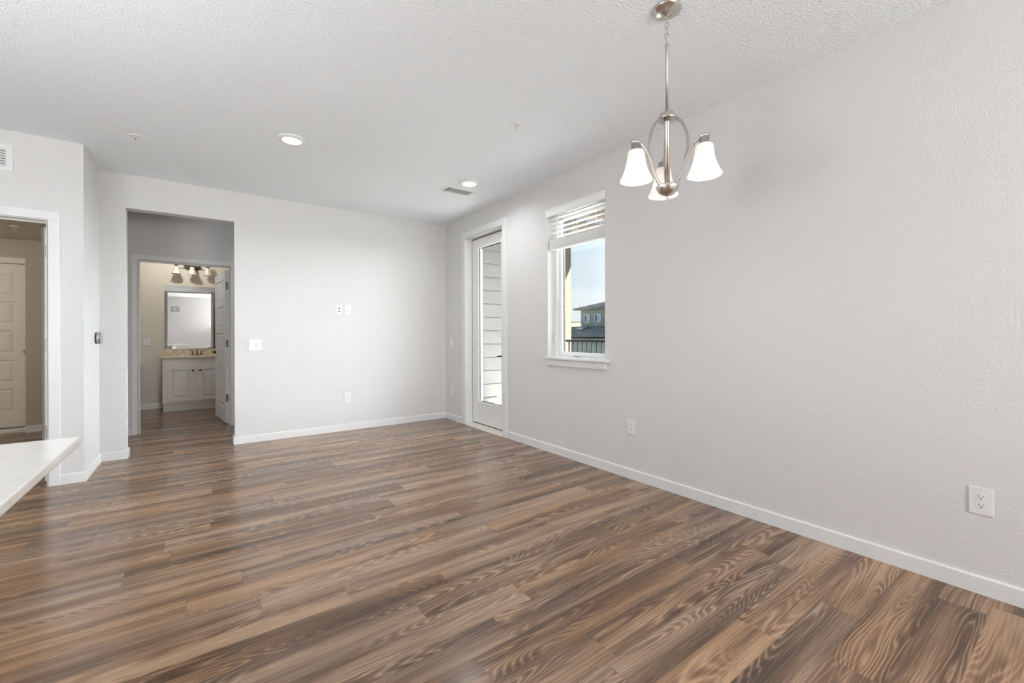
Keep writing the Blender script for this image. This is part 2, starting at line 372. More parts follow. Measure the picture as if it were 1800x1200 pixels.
# baseboards
BH, BTK = .08, .013
def bb_profile(): return [(0, 0), (BTK, 0), (BTK, BH-.006), (BTK-.005, BH), (0, BH)]
def bb_y(bm, x, y0, y1, s):      # against a wall at x, protruding in direction s
    prism(bm, [(x+s*u, v) for u, v in bb_profile()], 'y', y0, y1)
def bb_x(bm, y, x0, x1, s):
    prism(bm, [(y+s*u, v) for u, v in bb_profile()], 'x', x0, x1)
b = bm_(); bb_y(b, XR, -3.4, 4.03, -1); bb_y(b, XR, 5.065, YB, -1); struct('baseboard_right', b, MT, 'white baseboard along the right wall', 'baseboard')
b = bm_(); bb_x(b, YB, O1-BTK, XR-BTK, -1); bb_y(b, O1, YB, YB+.13+BTK, -1); struct('baseboard_back', b, MT, 'white baseboard along the back wall', 'baseboard')
b = bm_(); bb_x(b, YB, XL+BTK, O0+BTK, -1); bb_y(b, O0, YB, YB+.13+BTK, 1); bb_y(b, XL, YL-BTK, YB, 1); bb_x(b, YL, -.888, XL, -1)
struct('baseboard_left', b, MT, 'white baseboard stepping around the wall corner at left', 'baseboard')
b = bm_(); bb_x(b, YH, XL, -.648, -1); bb_x(b, YH, .402, 2.8, -1); bb_y(b, XL, YB+.13, YH, 1); bb_x(b, YB+.13, O1, 2.8, 1); struct('baseboard_hall', b, MT, 'white baseboard inside the dim hall', 'baseboard')
b = bm_(); bb_x(b, 9.1, -1.28, -.456, -1); struct('baseboard_bathroom', b, MT, 'cream baseboard left of the vanity', 'baseboard')
b = bm_(); bb_x(b, 7.80, -1.72, -1.38, -1); struct('baseboard_bedroom', b, MT, 'baseboard under the dim textured bedroom wall', 'baseboard')
# drywall opening edge bead (soft corner trim) is plain; casings
def casing(name, axis, pos, s, a0, a1, top, wdt, label, th=.017, legs=(True, True)):
    """flat casing round an opening a0..a1, height top; on plane axis=pos protruding s"""
    root = thing(name, label, 'door casing', ((pos, a0, 0) if axis == 'x' else (a0, pos, 0)), kind='structure')
    ox, oy = root.location.x, root.location.y
    def part(nm, u0, u1, z0, z1):
        bm = bm_()
        if axis == 'x': box(bm, pos-ox, pos+s*th-ox, u0-oy, u1-oy, z0, z1, .003)
        else: box(bm, u0-ox, u1-ox, pos-oy, pos+s*th-oy, z0, z1, .003)
        obj(nm, bm, MT, root)
    if legs[0]: part('side_casing', a0-wdt, a0-.004, 0, top+.004)
    if legs[1]: part('side_casing', a1+.004, a1+wdt, 0, top+.004)
    part('head_casing', a0-wdt, a1+wdt, top+.004, top+wdt)
    return root
casing('trim_1', 'x', XR, -1, D0, D1, DT, .082, 'white casing framing the glazed patio door')
casing('trim_2', 'y', YL, -1, L0, L1, LT, .070, 'white casing framing the bedroom doorway at far left')
casing('trim_3', 'y', YH, -1, B0, B1, BT, .060, 'white casing framing the bathroom doorway in the hall')
casing('trim_4', 'y', YH2, 1, B0, B1, BT, .060, 'white casing on the bathroom side, seen in the mirror')
def jamb(name, axis, p0, p1, a0, a1, top, label, stop=None):
    bm = bm_(); t = .004
    def bx(u0, u1, q0, q1, z0, z1):
        if axis == 'x': box(bm, q0, q1, u0, u1, z0, z1)
        else: box(bm, u0, u1, q0, q1, z0, z1)
    bx(a0, a0+t, p0, p1, 0, top-t); bx(a1-t, a1, p0, p1, 0, top-t); bx(a0, a1, p0, p1, top-t, top)
    if stop:
        q0, q1, d = stop
        bx(a0+t, a0+t+d, q0, q1, 0, top-t-d); bx(a1-t-d, a1-t, q0, q1, 0, top-t-d); bx(a0+t, a1-t, q0, q1, top-t-d, top-t)
    return struct(name, bm, MT, label, 'door jamb')
jamb('trim_5', 'y', YL-.012, YL+.142, L0, L1, LT, 'white jamb lining the bedroom doorway', (YL+.06, YL+.095, .010))
jamb('trim_6', 'y', YH-.012, YH2+.012, B0, B1, BT, 'white jamb lining the bathroom doorway', (YH+.04, YH+.075, .010))
jamb('trim_7', 'x', XR-.012, XO-.02, D0, D1, DT, 'white jamb lining the patio doorway')

# ---------------------------------------------------------------- patio door (door_1)
dr = thing('door_1', 'white full-glass patio door in the right wall', 'door', (2.956, (D0+D1)/2, 0), kind='structure')
hw = (D1-D0)/2-.012
gy0, gy1, gz0, gz1 = -hw+.15, hw-.165, .315, 2.312
b = bm_(); T = .045
box(b, 0, T, -hw, gy0, .035, 2.434, .002); box(b, 0, T, gy1, hw, .035, 2.434, .002)
box(b, 0, T, gy0, gy1, .035, gz0); box(b, 0, T, gy0, gy1, gz1, 2.434)
slab = obj('door_slab', b, MD, dr)
b = bm_(); m_ = .022
for x0, x1 in ((-.008, .004), (T-.004, T+.008)):
    box(b, x0, x1, gy0-m_, gy0+.006, gz0-m_, gz1+m_, .003); box(b, x0, x1, gy1-.006, gy1+m_, gz0-m_, gz1+m_, .003)
    box(b, x0, x1, gy0, gy1, gz0-m_, gz0+.006, .003); box(b, x0, x1, gy0, gy1, gz1-.006, gz1+m_, .003)
obj('glass_frame', b, MV, slab)
b = bm_(); g0 = .004
box(b, .0, .018, gy1-.008, gy1-.001, gz0+.004, gz1-.004); box(b, .0, .018, gy0+.001, gy0+.010, gz0+.004, gz1-.004)
box(b, .026, .041, gy0+.010, gy1-.010, gz0+.001, gz0+.008); box(b, .026, .041, gy0+.010, gy1-.010, gz1-.009, gz1-.001)
obj('glass_spacer', b, MSPC, slab)['label'] = 'dark grey spacer bar round the glass'
obj('glass_pane', box(bm_(), .036, .040, gy0-.004, gy1+.004, gz0-.004, gz1+.004), MG, slab)
b = bm_(); k = .0125
box(b, .002, .03, hw, hw+k, .02, 2.446); box(b, .002, .03, -hw-k, -hw, .02, 2.446); box(b, .002, .03, -hw-k, hw+k, 2.434, 2.447); box(b, .006, .03, -hw, hw, .022, .037)
obj('weatherstrip', b, MBK, dr)['label'] = 'black weatherstrip'
# lever handle near the latch side
b = bm_(); lathe(b, [(.026, 0), (.026, .006), (.02, .010), (.011, .012), (.011, .045)], 20, Matrix.Translation((0, -hw+.07, .925)) @ Matrix.Rotation(-PI/2, 4, 'Y'))
tube(b, spline([(-.043, -hw+.07, .925), (-.048, -hw+.10, .926), (-.046, -hw+.145, .925), (-.043, -hw+.185, .922)], 5), [.009]*10+[.008]*3+[.007]*3, 10)
obj('lever_handle', b, MBZ, dr)['label'] = 'dark lever handle'
b = bm_(); lathe(b, [(.028, 0), (.028, .008), (.02, .014), (0, .016)], 20, Matrix.Translation((0, -hw+.07, 1.06)) @ Matrix.Rotation(-PI/2, 4, 'Y'))
obj('deadbolt', b, MBZ, dr)
b = bm_(); prism(b, [(XR-.02, 0), (XO+.02, 0), (XO+.02, .018), (2.95, .024), (XR-.01, .010)], 'y', D0+.004, D1-.004)
struct('trim_8', b, mottle(mat('threshold_vinyl', (.74, .70, .64), .4), (.70, .66, .60), (.78, .74, .69), 20), 'pale threshold under the patio door', 'threshold')

# ---------------------------------------------------------------- window (window_1) with sill, blind
wr = thing('window_1', 'white casement window in the right wall', 'window', (2.945, (W0+W1)/2, WB), kind='structure')
wy = (W1-W0)/2; wh = WT-WB
b = bm_(); fwid = .045
box(b, 0, .075, -wy, -wy+fwid, 0, wh, .002); box(b, 0, .075, wy-fwid, wy, 0, wh, .002)
box(b, 0, .075, -wy+fwid, wy-fwid, 0, .032, .002); box(b, 0, .075, -wy+fwid, wy-fwid, wh-.045, wh, .002)
fr_ = obj('window_frame', b, MV, wr)
b = bm_(); s0 = wy-fwid-.003; sw = .048
box(b, .018, .062, -s0, -s0+sw, .034, wh-.048, .003); box(b, .018, .062, s0-sw, s0, .034, wh-.048, .003)
box(b, .018, .062, -s0+sw, s0-sw, .034, .034+.036, .003); box(b, .018, .062, -s0+sw, s0-sw, wh-.048-sw, wh-.048, .003)
sash = obj('sash', b, MV, wr)
b = bm_(); q = s0-sw
box(b, .044, .060, q-.008, q-.001, .072, wh-.1); box(b, .044, .060, -q+.001, -q+.008, .072, wh-.1)
obj('glazing_gasket', b, MBK, sash)['label'] = 'dark gasket beside the glass'
obj('glass_pane', box(bm_(), .050, .054, -q-.004, q+.004, .066, wh-.093), MG, sash)
b = bm_(); box(b, -.012, .004, -.17, .0, .002, .014, .003)
tube(b, spline([(-.016, -.03, .012), (-.02, .0, .022), (-.02, .04, .034), (-.018, .075, .036)], 5), .004, 8)
lathe(b, [(.008, 0), (.009, .008), (.004, .014)], 12, Matrix.Translation((-.018, -.135, .012)))
obj('crank_handle', b, MNG, fr_)['label'] = 'grey folding crank handle'
b = bm_(); box(b, -.010, .002, wy-.032, wy-.018, .18, .27, .003); tube(b, [(-.012, wy-.026, .235), (-.020, wy-.030, .20), (-.020, wy-.030, .165)], .005, 8)
obj('sash_latch', b, MP, fr_)
b = bm_()
box(b, XR-.0003, 2.95, W0+.001, W1-.001, WB+.001, WB+.024); box(b, XR-.042, XR-.0006, W0-.055, W1+.03, WB+.001, WB+.0245, .006)
box(b, XR-.019, XR-.0005, W0-.015, W1+.005, WB-.062, WB+.0005, .003)
struct('trim_9', b, MT, 'white stool and apron under the casement window', 'window sill')
# left, right and head lining of the window
bl = thing('window_blind', 'white slatted blind half raised at the top of the window', 'blind', (XR, (W0+W1)/2, WT-.001))
yb = wy-.012
b = bm_(); box(b, -.020, -.006, -wy-.006, wy+.012, -.072, .002, .003); box(b, -.0255, -.0195, -wy-.005, wy+.011, -.014, .0015, .002)
obj('valance', b, MBL, bl)
obj('head_rail', box(bm_(), .006, .062, -yb, yb, -.055, -.002, .003), MBL, bl)
def slat_mesh():
    bm = bm_(); pr = []
    n = 8
    for i in range(n+1):
        u = -.025+.05*i/n; pr.append((u, .0035*(1-(u/.025)**2)))
    poly = pr+[(u, v-.003) for u, v in reversed(pr)]
    prism(bm, poly, 'y', -yb, yb); return bm
s_first = obj('slat', slat_mesh(), MBL, bl, (.036, 0, -.085)); 
def slat_at(z, dx=0, tilt=0.0):
    c = s_first.copy(); col.objects.link(c); c.parent = bl; c.location = (.036+dx, 0, z); c.rotation_euler = (0, tilt, 0)
for k in range(1, 5): slat_at(-.085-.047*k)
for k in range(24): slat_at(-.300-.0036*k, random.uniform(-.002, .002))
obj('bottom_rail', box(bm_(), .012, .060, -yb, yb, -.405, -.388, .004), MBL, bl)
for yy in (-yb+.10, 0.02, yb-.10):
    b = bm_()
    for xx in (.010, .062): tube(b, [(xx, yy, -.05), (xx, yy, -.39)], .0009, 6)
    for k in range(5): tube(b, [(.010, yy, -.090-.047*k), (.062, yy, -.090-.047*k)], .0007, 5)
    obj('ladder_cord', b, MBL, bl)
b = bm_(); tube(b, [(.003, yb-.135, -.05), (.003, yb-.135, -.86)], .0032, 8); tube(b, [(.003, yb-.135, -.86), (.003, yb-.135, -.89)], .0048, 8)
obj('tilt_wand', b, MP, bl)
b = bm_(); tube(b, [(.004, yb-.235, -.05), (.004, yb-.235, -1.0)], .0012, 6); lathe(b, [(.003, .03), (.008, 0), (.006, -.004)], 12, Matrix.Translation((.004, yb-.235, -1.02)))
obj('lift_cord', b, MP, bl)

# ---------------------------------------------------------------- panel doors
def panel_slab(wd, ht, th, rows, both=True):
    """slab in local x 0..wd, y 0..th, z 0..ht with rows of recessed, raised panels"""
    bm = bm_(); st = .11; rail = .085; pr = .011
    box(bm, 0, wd, pr, th-pr, 0, ht)
    n = rows; ph = (ht-.20-.11-rail*(n-1))/n
    for y0, y1 in (((0, pr), (th-pr, th)) if both else ((0, pr),)):
        box(bm, 0, st, y0, y1, 0, ht); box(bm, wd-st, wd, y0, y1, 0, ht); box(bm, st, wd-st, y0, y1, 0, .20)
        z = .20
        for i in range(n):
            # sloping raised field
            s = 1 if y0 == 0 else -1
            base, top = (pr, .0025) if s == 1 else (th-pr, th-.0025)
            t = bmesh.new()
            a = [(st+.012, z+.012), (wd-st-.012, z+.012), (wd-st-.012, z+ph-.012), (st+.012, z+ph-.012)]
            c = [(st+.035, z+.035), (wd-st-.035, z+.035), (wd-st-.035, z+ph-.035), (st+.035, z+ph-.035)]
            A = [t.verts.new((x, base, zz)) for x, zz in a]; B = [t.verts.new((x, top, zz)) for x, zz in c]
            t.faces.new(B)
            for q in range(4): t.faces.new((A[q], A[(q+1) % 4], B[(q+1) % 4], B[q]))
            bmesh.ops.recalc_face_normals(t, faces=t.faces); merge(bm, t)
            z += ph
            zz1 = ht if i == n-1 else z+rail
            box(bm, st, wd-st, y0, y1, z, zz1); z = zz1
    return bm
def hinge_bm():
    bm = bm_(); box(bm, -.034, .0, -.0015, .001, -.048, .048, .001); lathe(bm, [(.006, -.048), (.006, .048)], 12, Matrix.Translation((.001, -.004, 0))); return bm
# bathroom door: hinged on the right jamb, swung into the bathroom
ang = math.radians(96)
bd = thing('door_2', 'open white five-panel bathroom door with steel hinges', 'door', (.331, 6.925, .012), ang, kind='structure')
# local +x runs from the hinge to the latch edge; local y 0..th is to the left face (towards -X)
sl = obj('door_slab', panel_slab(.86, 2.045, .035, 5), MD, bd, (.006, .004, 0))
for z in (.335, 1.065, 1.84):
    b = bm_(); box(b, -.0018, .0012, .004, .034, -.050, .050, .001); lathe(b, [(.0065, -.05), (.0065, .05)], 12, Matrix.Translation((-.004, .0, 0)))
    h_ = obj('hinge', b, MH, bd, (.005, .002, z)); h_['label'] = 'dark steel hinge'
b = bm_()
for s, y in ((1, .039), (-1, .004)):
    mt = Matrix.Translation((.80, y, .93)) @ Matrix.Rotation(-s*PI/2, 4, 'X')
    lathe(b, [(.026, 0), (.026, .006), (.014, .010), (.010, .045)], 18, mt)
    tube(b, spline([(.80, y+s*.045, .93), (.76, y+s*.052, .931), (.70, y+s*.050, .928)], 5), .0075, 8)
obj('lever_handle', b, MBZ, bd)['label'] = 'dark bronze lever handle'
# bedroom door: edge-on, swung into the bedroom
bd2 = thing('door_3', 'open bedroom door seen edge-on behind the left casing', 'door', (-.968, 5.028, .012), math.radians(90.5), kind='structure')
obj('door_slab', panel_slab(.80, 2.045, .036, 5), MD, bd2, (.004, 0, 0))
for z in (.395, 1.10, 1.852):
    b = bm_(); box(b, -.0018, .0012, .003, .032, -.050, .050, .001); lathe(b, [(.0065, -.05), (.0065, .05)], 12, Matrix.Translation((-.004, .0, 0)))
    obj('hinge', b, MH, bd2, (.003, .0, z))['label'] = 'dark steel hinge'
# sliding closet door in the bedroom
cd = thing('door_4', 'beige five-panel sliding closet door with round finger pull', 'door', (-2.62, 7.885, .07), 0, kind='structure')
MD4 = mat('closet_door_paint', (.80, .77, .71), .5)
obj('door_slab', panel_slab(.90, 2.0, .034, 5, False), MD4, cd)
b = bm_(); lathe(b, [(0, .001), (.020, .001), (.026, .004), (.029, .003), (.029, .0)], 24, Matrix.Translation((.90-.026, 0, .915)) @ Matrix.Rotation(PI/2, 4, 'X'))
obj('finger_pull', b, MNG, cd)['label'] = 'grey round finger pull'
cd2 = thing('door_5', 'second sliding closet door mostly outside the frame', 'door', (-3.50, 7.93, .07), 0, kind='structure')
obj('door_slab', panel_slab(.93, 2.0, .034, 5, False), MD4, cd2)
b = bm_(); box(b, -3.55, -1.722, 7.855, 7.87, 2.075, 2.145, .003); struct('trim_10', b, MD4, 'flat header board over the sliding closet door', 'trim')
b = bm_(); box(b, -3.55, -1.722, 7.87, 7.99, .0, .030); box(b, -3.55, -1.722, 7.878, 7.886, .03, .050); box(b, -3.55, -1.722, 7.96, 7.99, .03, .05)
struct('trim_11', b, MD4, 'low floor track of the sliding closet door', 'door track')

# ---------------------------------------------------------------- wall plates
def plate_bm(wd=.078, ht=.122, th=.006):
    bm = bm_(); box(bm, -wd/2, wd/2, -th, 0, -ht/2, ht/2, .0028, seg=3); return bm
def socket_face(z):
    bm = bm_(); n = 24; pts = []
    for i in range(n):
        a = 2*PI*i/n; x = .0172*math.cos(a); zz = .0172*math.sin(a)
        pts.append((x, z+max(-.0142, min(.0142, zz))))
    prism(bm, pts, 'y', -.0078, -.0050); return bm
def slots(z):
    bm = bm_(); box(bm, -.0078, -.0056, -.0080, -.0070, z-.001, z+.008); box(bm, .0052, .0072, -.0080, -.0070, z, z+.007)
    lathe(bm, [(.0029, 0), (.0029, .0011)], 12, Matrix.Translation((0, -.0069, z-.0068)) @ Matrix.Rotation(PI/2, 4, 'X')); return bm
def outlet(label, loc, rotz, group=None):
    r = thing('wall_outlet', label, 'outlet', loc, rotz)
    obj('cover_plate', plate_bm(), MP, r)
    for z in (.0195, -.0195):
        s = obj('socket', socket_face(z), MP, r); obj('socket_slots', slots(z), MDK, s)
    b = bm_(); lathe(b, [(.0032, 0), (.0032, .0012), (0, .0016)], 12, Matrix.Translation((0, -.006, 0)) @ Matrix.Rotation(PI/2, 4, 'X')); obj('screw', b, MP, r)
    return r
RW = -PI/2
o1 = outlet('white duplex outlet low on the right wall, nearest the camera', (XR, .332, .418), RW)
dup(o1, (XR, 2.281, .423), RW, 'white duplex outlet low on the right wall below the window')
dup(o1, (XR, 5.372, .416), RW, 'white outlet low on the right wall between corner and patio door')
dup(o1, (1.497, YB, .408), 0, 'white duplex outlet low on the middle of the back wall')
dup(o1, (1.503, YB, 1.497), 0, 'white duplex outlet at mid height, right one of the upper pair on the back wall')
dup(o1, (-.673, 9.1, 1.090), 0, 'outlet on the bathroom wall left of the mirror')
mp_ = thing('media_plate', 'white media plate with two dark ports, left one of the upper pair', 'wall plate', (1.403, YB, 1.495), 0)
obj('cover_plate', plate_bm(), MP, mp_)
b = bm_(); lathe(b, [(.0085, 0), (.0085, .003), (.0055, .003), (.0055, .010), (0, .010)], 16, Matrix.Translation((0, -.006, .018)) @ Matrix.Rotation(PI/2, 4, 'X')); obj('coaxial_port', b, MDK, mp_)['label'] = 'dark round port'
b = bm_(); box(b, -.008, .008, -.0075, -.005, -.026, -.013); obj('data_port', b, MDK, mp_)['label'] = 'dark square port'
def switch(label, loc, rotz, gangs):
    wd = .078 if gangs == 1 else .128
    r = thing('light_switch', label, 'light switch', loc, rotz); obj('cover_plate', plate_bm(wd), MP, r)
    for g in range(gangs):
        x = 0 if gangs == 1 else (-.023 if g == 0 else .023); s = 1 if g == 0 else -1
        b = bm_(); box(b, x-.0175, x+.0175, -.0068, -.005, -.0345, .0345, .0005)
        prism(b, [(-.0068, -.033), (-.0068-.004*(s > 0), -.033), (-.0085, 0), (-.0068-.004*(s < 0), .033), (-.0068, .033)], 'x', x-.016, x+.016)
        obj('rocker', b, MP, r)
    return r
switch('white two-gang rocker switch on the back wall beside the hall opening', (.508, YB, 1.076), 0, 2)
switch('white single switch on the right wall just left of the patio door', (XR, 5.372, 1.079), RW, 1)

# thermostat on the narrow bright wall (local -y axis points out of the wall)
th_ = thing('thermostat', 'round grey thermostat with dark rim on the narrow bright wall', 'thermostat', (XL, 5.375, 1.162), PI/2)
R90 = Matrix.Rotation(PI/2, 4, 'X')
b = bm_(); lathe(b, [(.050, 0), (.052, .004), (.050, .010)], 40, R90); obj('backplate', b, MBK, th_)['label'] = 'black backplate'
b = bm_(); lathe(b, [(.0505, .010), (.0535, .013), (.0535, .027), (.051, .029)], 40, R90); obj('outer_ring', b, mat('satin_silver', (.62, .63, .66), .3, .85), th_)['label'] = 'silver ring'
b = bm_(); lathe(b, [(.049, .029), (.049, .033)], 40, R90); obj('groove', b, MBK, th_)
b = bm_(); lathe(b, [(.0515, .033), (.0515, .036), (.045, .040), (0, .0415)], 40, R90); obj('dial_face', b, mat('dial_grey', (.33, .34, .36), .2), th_)['label'] = 'grey glass dial'

# ---------------------------------------------------------------- vents
MVD = mat('vent_shadow', (.10, .10, .10), .8)
v1 = thing('air_register', 'white louvred air register high on the far left wall', 'vent', (-1.325, YL, 2.529), 0)
b = bm_(); W_, H_, F_ = .188, .102, .037
box(b, -W_, W_, -.010, 0, H_-F_, H_, .003); box(b, -W_, W_, -.010, 0, -H_, -H_+F_, .003); box(b, -W_, -W_+F_, -.010, 0, -H_+F_, H_-F_); box(b, W_-F_, W_, -.010, 0, -H_+F_, H_-F_)
obj('frame', b, MP, v1)
obj('duct_backing', box(bm_(), -W_+F_, W_-F_, -.002, 0, -H_+F_, H_-F_), MVD, v1)
for k in range(7):
    z = -H_+F_+.009+k*.0188
    b = bm_(); box(b, -W_+F_, W_-F_, -.0012, .0012, -.0065, .0065, 0, Matrix.Translation((0, -.0065, z)) @ Matrix.Rotation(math.radians(35), 4, 'X')); obj('louver', b, MP, v1)
v2 = thing('ceiling_register', 'white rectangular ceiling register near the back corner', 'vent', (2.277, 4.122, H), 0)
b = bm_(); W_, H_, F_ = .181, .097, .030
box(b, -W_, W_, H_-F_, H_, -.008, 0, .003); box(b, -W_, W_, -H_, -H_+F_, -.008, 0, .003); box(b, -W_, -W_+F_, -H_+F_, H_-F_, -.008, 0); box(b, W_-F_, W_, -H_+F_, H_-F_, -.008, 0)
obj('frame', b, MP, v2)
obj('duct_backing', box(bm_(), -W_+F_, W_-F_, -H_+F_, H_-F_, -.0015, 0), mat('vent_grey', (.22, .22, .215), .8), v2)
for k in range(4):
    y = -.051+k*.034
    b = bm_(); box(b, -W_+F_, W_-F_, -.010, .010, -.0007, .0007, 0, Matrix.Translation((0, y, -.006)) @ Matrix.Rotation(math.radians(8), 4, 'X')); obj('louver', b, MP, v2)
b = bm_(); box(b, -.125, -.120, -.066, .066, -.009, -.002); obj('damper_lever', b, MNG, v2)
v3 = thing('return_grille', 'white square grille on the rear wall, seen in the bathroom mirror', 'vent', (-.745, -3.4, 2.25), PI)
b = bm_(); box(b, -.19, .19, -.010, 0, .11, .15, .002); box(b, -.19, .19, -.010, 0, -.15, -.11, .002); box(b, -.19, -.15, -.010, 0, -.11, .11); box(b, .15, .19, -.010, 0, -.11, .11); box(b, -.03, .03, -.009, 0, -.03, .03)
obj('frame', b, MP, v3)
obj('grille_mesh', box(bm_(), -.15, .15, -.004, 0, -.11, .11), mat('grille_grey', (.45, .44, .42), .7), v3)

# ---------------------------------------------------------------- ceiling fixtures
def sprinkler(label, loc):
    r = thing('fire_sprinkler', label, 'sprinkler', loc, 0.5)
    b = bm_(); lathe(b, [(.036, 0), (.038, -.003), (.034, -.007), (.022, -.009), (.018, -.004), (0, -.004)], 28); obj('escutcheon', b, MP, r)
    b = bm_()
    lathe(b, [(.008, -.004), (.008, -.014), (.005, -.016)], 12)
    for s in (-1, 1): tube(b, spline([(s*.006, 0, -.014), (s*.012, 0, -.026), (s*.008, 0, -.040), (0, 0, -.045)], 4), .0022, 6)
    obj('sprinkler_body', b, MP, r)
    b = bm_(); lathe(b, [(.0035, -.016), (.0028, -.040)], 8); obj('glass_bulb', b, MNG, r)
    b = bm_(); lathe(b, [(.016, -.046), (.016, -.048), (0, -.049)], 16); obj('deflector', b, MP, r)
    return r
s1 = sprinkler('white fire sprinkler on the ceiling near the chandelier', (1.908, 2.567, H))
dup(s1, (-.393, 4.436, H), .9, 'white fire sprinkler on the ceiling at far left of the main room')
dup(s1, (-1.60, 6.9, 2.37), 1.4, 'dim fire sprinkler on the low bedroom ceiling')
def downlight(label, loc, power, name='ceiling_downlight'):
    r = thing(name, label, 'downlight', loc)
    b = bm_(); lathe(b, [(.098, 0), (.102, -.004), (.100, -.012), (.088, -.018), (.072, -.020), (.069, -.016), (.069, -.002)], 48, cap=False); obj('trim_ring', b, MP, r)
    b = bm_(); lathe(b, [(.070, -.0155), (.045, -.0175), (0, -.0185)], 40, cap=False); obj('diffuser', b, ME, r)
    d = bpy.data.lights.new('downlight_beam', 'AREA'); d.shape = 'DISK'; d.size = .13; d.energy = power; d.color = (.96, .98, 1); d.spread = math.radians(160)
    lo = bpy.data.objects.new('downlight_beam', d); col.objects.link(lo); lo.parent = r; lo.location = (0, 0, -.024)
    return r
downlight('round white recessed downlight, the larger one left of centre', (.603, 3.795, H), EXTRA['down'])
downlight('added hall fill downlight out of sight behind the back wall', (1.5, 6.25, H), EXTRA['hall'])  # unseen lamp added to lift the dim hall
downlight('round white recessed downlight beside the ceiling register', (2.250, 3.832, H), EXTRA['down'])
for i, (x, y) in enumerate(((-2.3, .6), (-2.3, -1.2), (-3.6, .6))):  # unseen downlights added as general fill for the main room
    downlight('added kitchen fill downlight outside the frame, %s' % ('nearest the island', 'near the rear wall', 'near the kitchen window')[i], (x, y, H), EXTRA['kitchen'])

# ---------------------------------------------------------------- chandelier
CX, CY = 1.826, 1.238
ch = thing('chandelier', 'brushed nickel chandelier with three white bell shades, lit', 'chandelier', (CX, CY, H))
b = bm_(); lathe(b, [(.066, 0), (.067, -.004), (.064, -.010), (.052, -.018), (.034, -.024), (.015, -.027), (.012, -.034), (.008, -.037), (0, -.038)], 48); obj('canopy', b, MN, ch)
def link(z, rot, hh=.017, ww=.008):
    bm = bm_(); pts = []
    for i in range(20):
        a = 2*PI*i/20; pts.append((ww*math.cos(a), 0, z+hh*math.sin(a)))
    tube(bm, pts, .0021, 8, closed=True, mtx=Matrix.Rotation(rot, 4, 'Z')); return bm
for k in range(5): obj('chain_link', link(-.050-.0265*k, k*PI/2+.4), MN, ch)
b = bm_(); lathe(b, [(.0035, -.164), (.008, -.168), (.009, -.178), (.0068, -.182), (.0068, -.50)], 20); obj('stem', b, MNG, ch)
Z = lambda z: z-H
b = bm_(); lathe(b, [(.007, Z(2.250)), (.018, Z(2.248)), (.034, Z(2.236)), (.043, Z(2.216)), (.046, Z(2.207)), (.040, Z(2.205)), (.020, Z(2.214)), (.014, Z(2.214))], 40); obj('top_cup', b, MN, ch)
b = bm_(); lathe(b, [(.0155, Z(2.222)), (.0155, Z(2.19)), (.013, Z(2.186)), (.013, Z(1.875))], 24); obj('centre_column', b, MN, ch)
b = bm_(); lathe(b, [(.012, Z(1.889)), (.050, Z(1.891)), (.053, Z(1.888)), (.051, Z(1.879)), (.044, Z(1.862)), (.032, Z(1.849)), (.014, Z(1.842)), (.006, Z(1.840)), (.006, Z(1.835)), (.008, Z(1.832)), (.005, Z(1.828)), (0, Z(1.827))], 40); obj('bottom_cup', b, MN, ch)
base_az = math.radians(77)
azs = []
for k in range(3):
    a = base_az+k*2*PI/3
    d = rt*math.cos(a)+fw*math.sin(a); azs.append(math.atan2(d.y, d.x))
shade_prof = [(.030, .0), (.036, -.003), (.0385, -.012), (.040, -.030), (.043, -.052), (.048, -.075), (.0555, -.098), (.065, -.120), (.0745, -.137), (.0755, -.141)]
RS = .172
for az in azs:
    mt = Matrix.Rotation(az, 4, 'Z')
    arm = [(.028, 0, Z(1.880)), (.052, 0, Z(1.905)), (.076, 0, Z(1.952)), (.098, 0, Z(2.010)), (.122, 0, Z(2.053)), (.155, 0, Z(2.080)), (.178, 0, Z(2.083)), (.198, 0, Z(2.077))]
    b = bm_(); tube(b, spline(arm, 6), .0078, 12, flat=.65, mtx=mt); a_ = obj('arm', b, MN, ch)
    hoop = [(.032, 0, Z(2.212)), (.050, 0, Z(2.199)), (.072, 0, Z(2.170)), (.092, 0, Z(2.122)), (.100, 0, Z(2.075)), (.096, 0, Z(2.038)), (.084, 0, Z(1.990))]
    b = bm_(); tube(b, spline(hoop, 6), .0065, 12, flat=.65, mtx=mt); obj('hoop', b, MNG, ch)
    mt2 = mt @ Matrix.Translation((RS, 0, 0))
    b = bm_(); lathe(b, [(.005, Z(2.082)), (.005, Z(2.074)), (.020, Z(2.072)), (.0225, Z(2.068)), (.0225, Z(2.045)), (.026, Z(2.041)), (.030, Z(2.037)), (.030, Z(2.034))], 28, mt2); obj('socket_cup', b, MNG, ch)
    b = bm_(); t0 = Z(2.038)
    inner = [(r-.003, z) for r, z in reversed(shade_prof)]
    lathe(b, [(r, t0+z) for r, z in shade_prof]+[(r, t0+z) for r, z in inner], 40, mt2, cap=False); sh = obj('glass_shade', b, MSG, ch); sh['label'] = 'lit white bell glass shade'
    b = bm_(); lathe(b, [(.010, t0), (.012, t0-.02), (.022, t0-.045), (.026, t0-.065), (.020, t0-.085), (0, t0-.093)], 20, mt2); obj('light_bulb', b, MEB, sh)
    d = bpy.data.lights.new('chandelier_bulb_glow', 'POINT'); d.energy = EXTRA['chand']; d.color = (1, .98, .96); d.shadow_soft_size = .03
    lo = bpy.data.objects.new('chandelier_bulb_glow', d); col.objects.link(lo); lo.parent = ch; lo.location = mt2 @ Vector((0, 0, t0-.118))

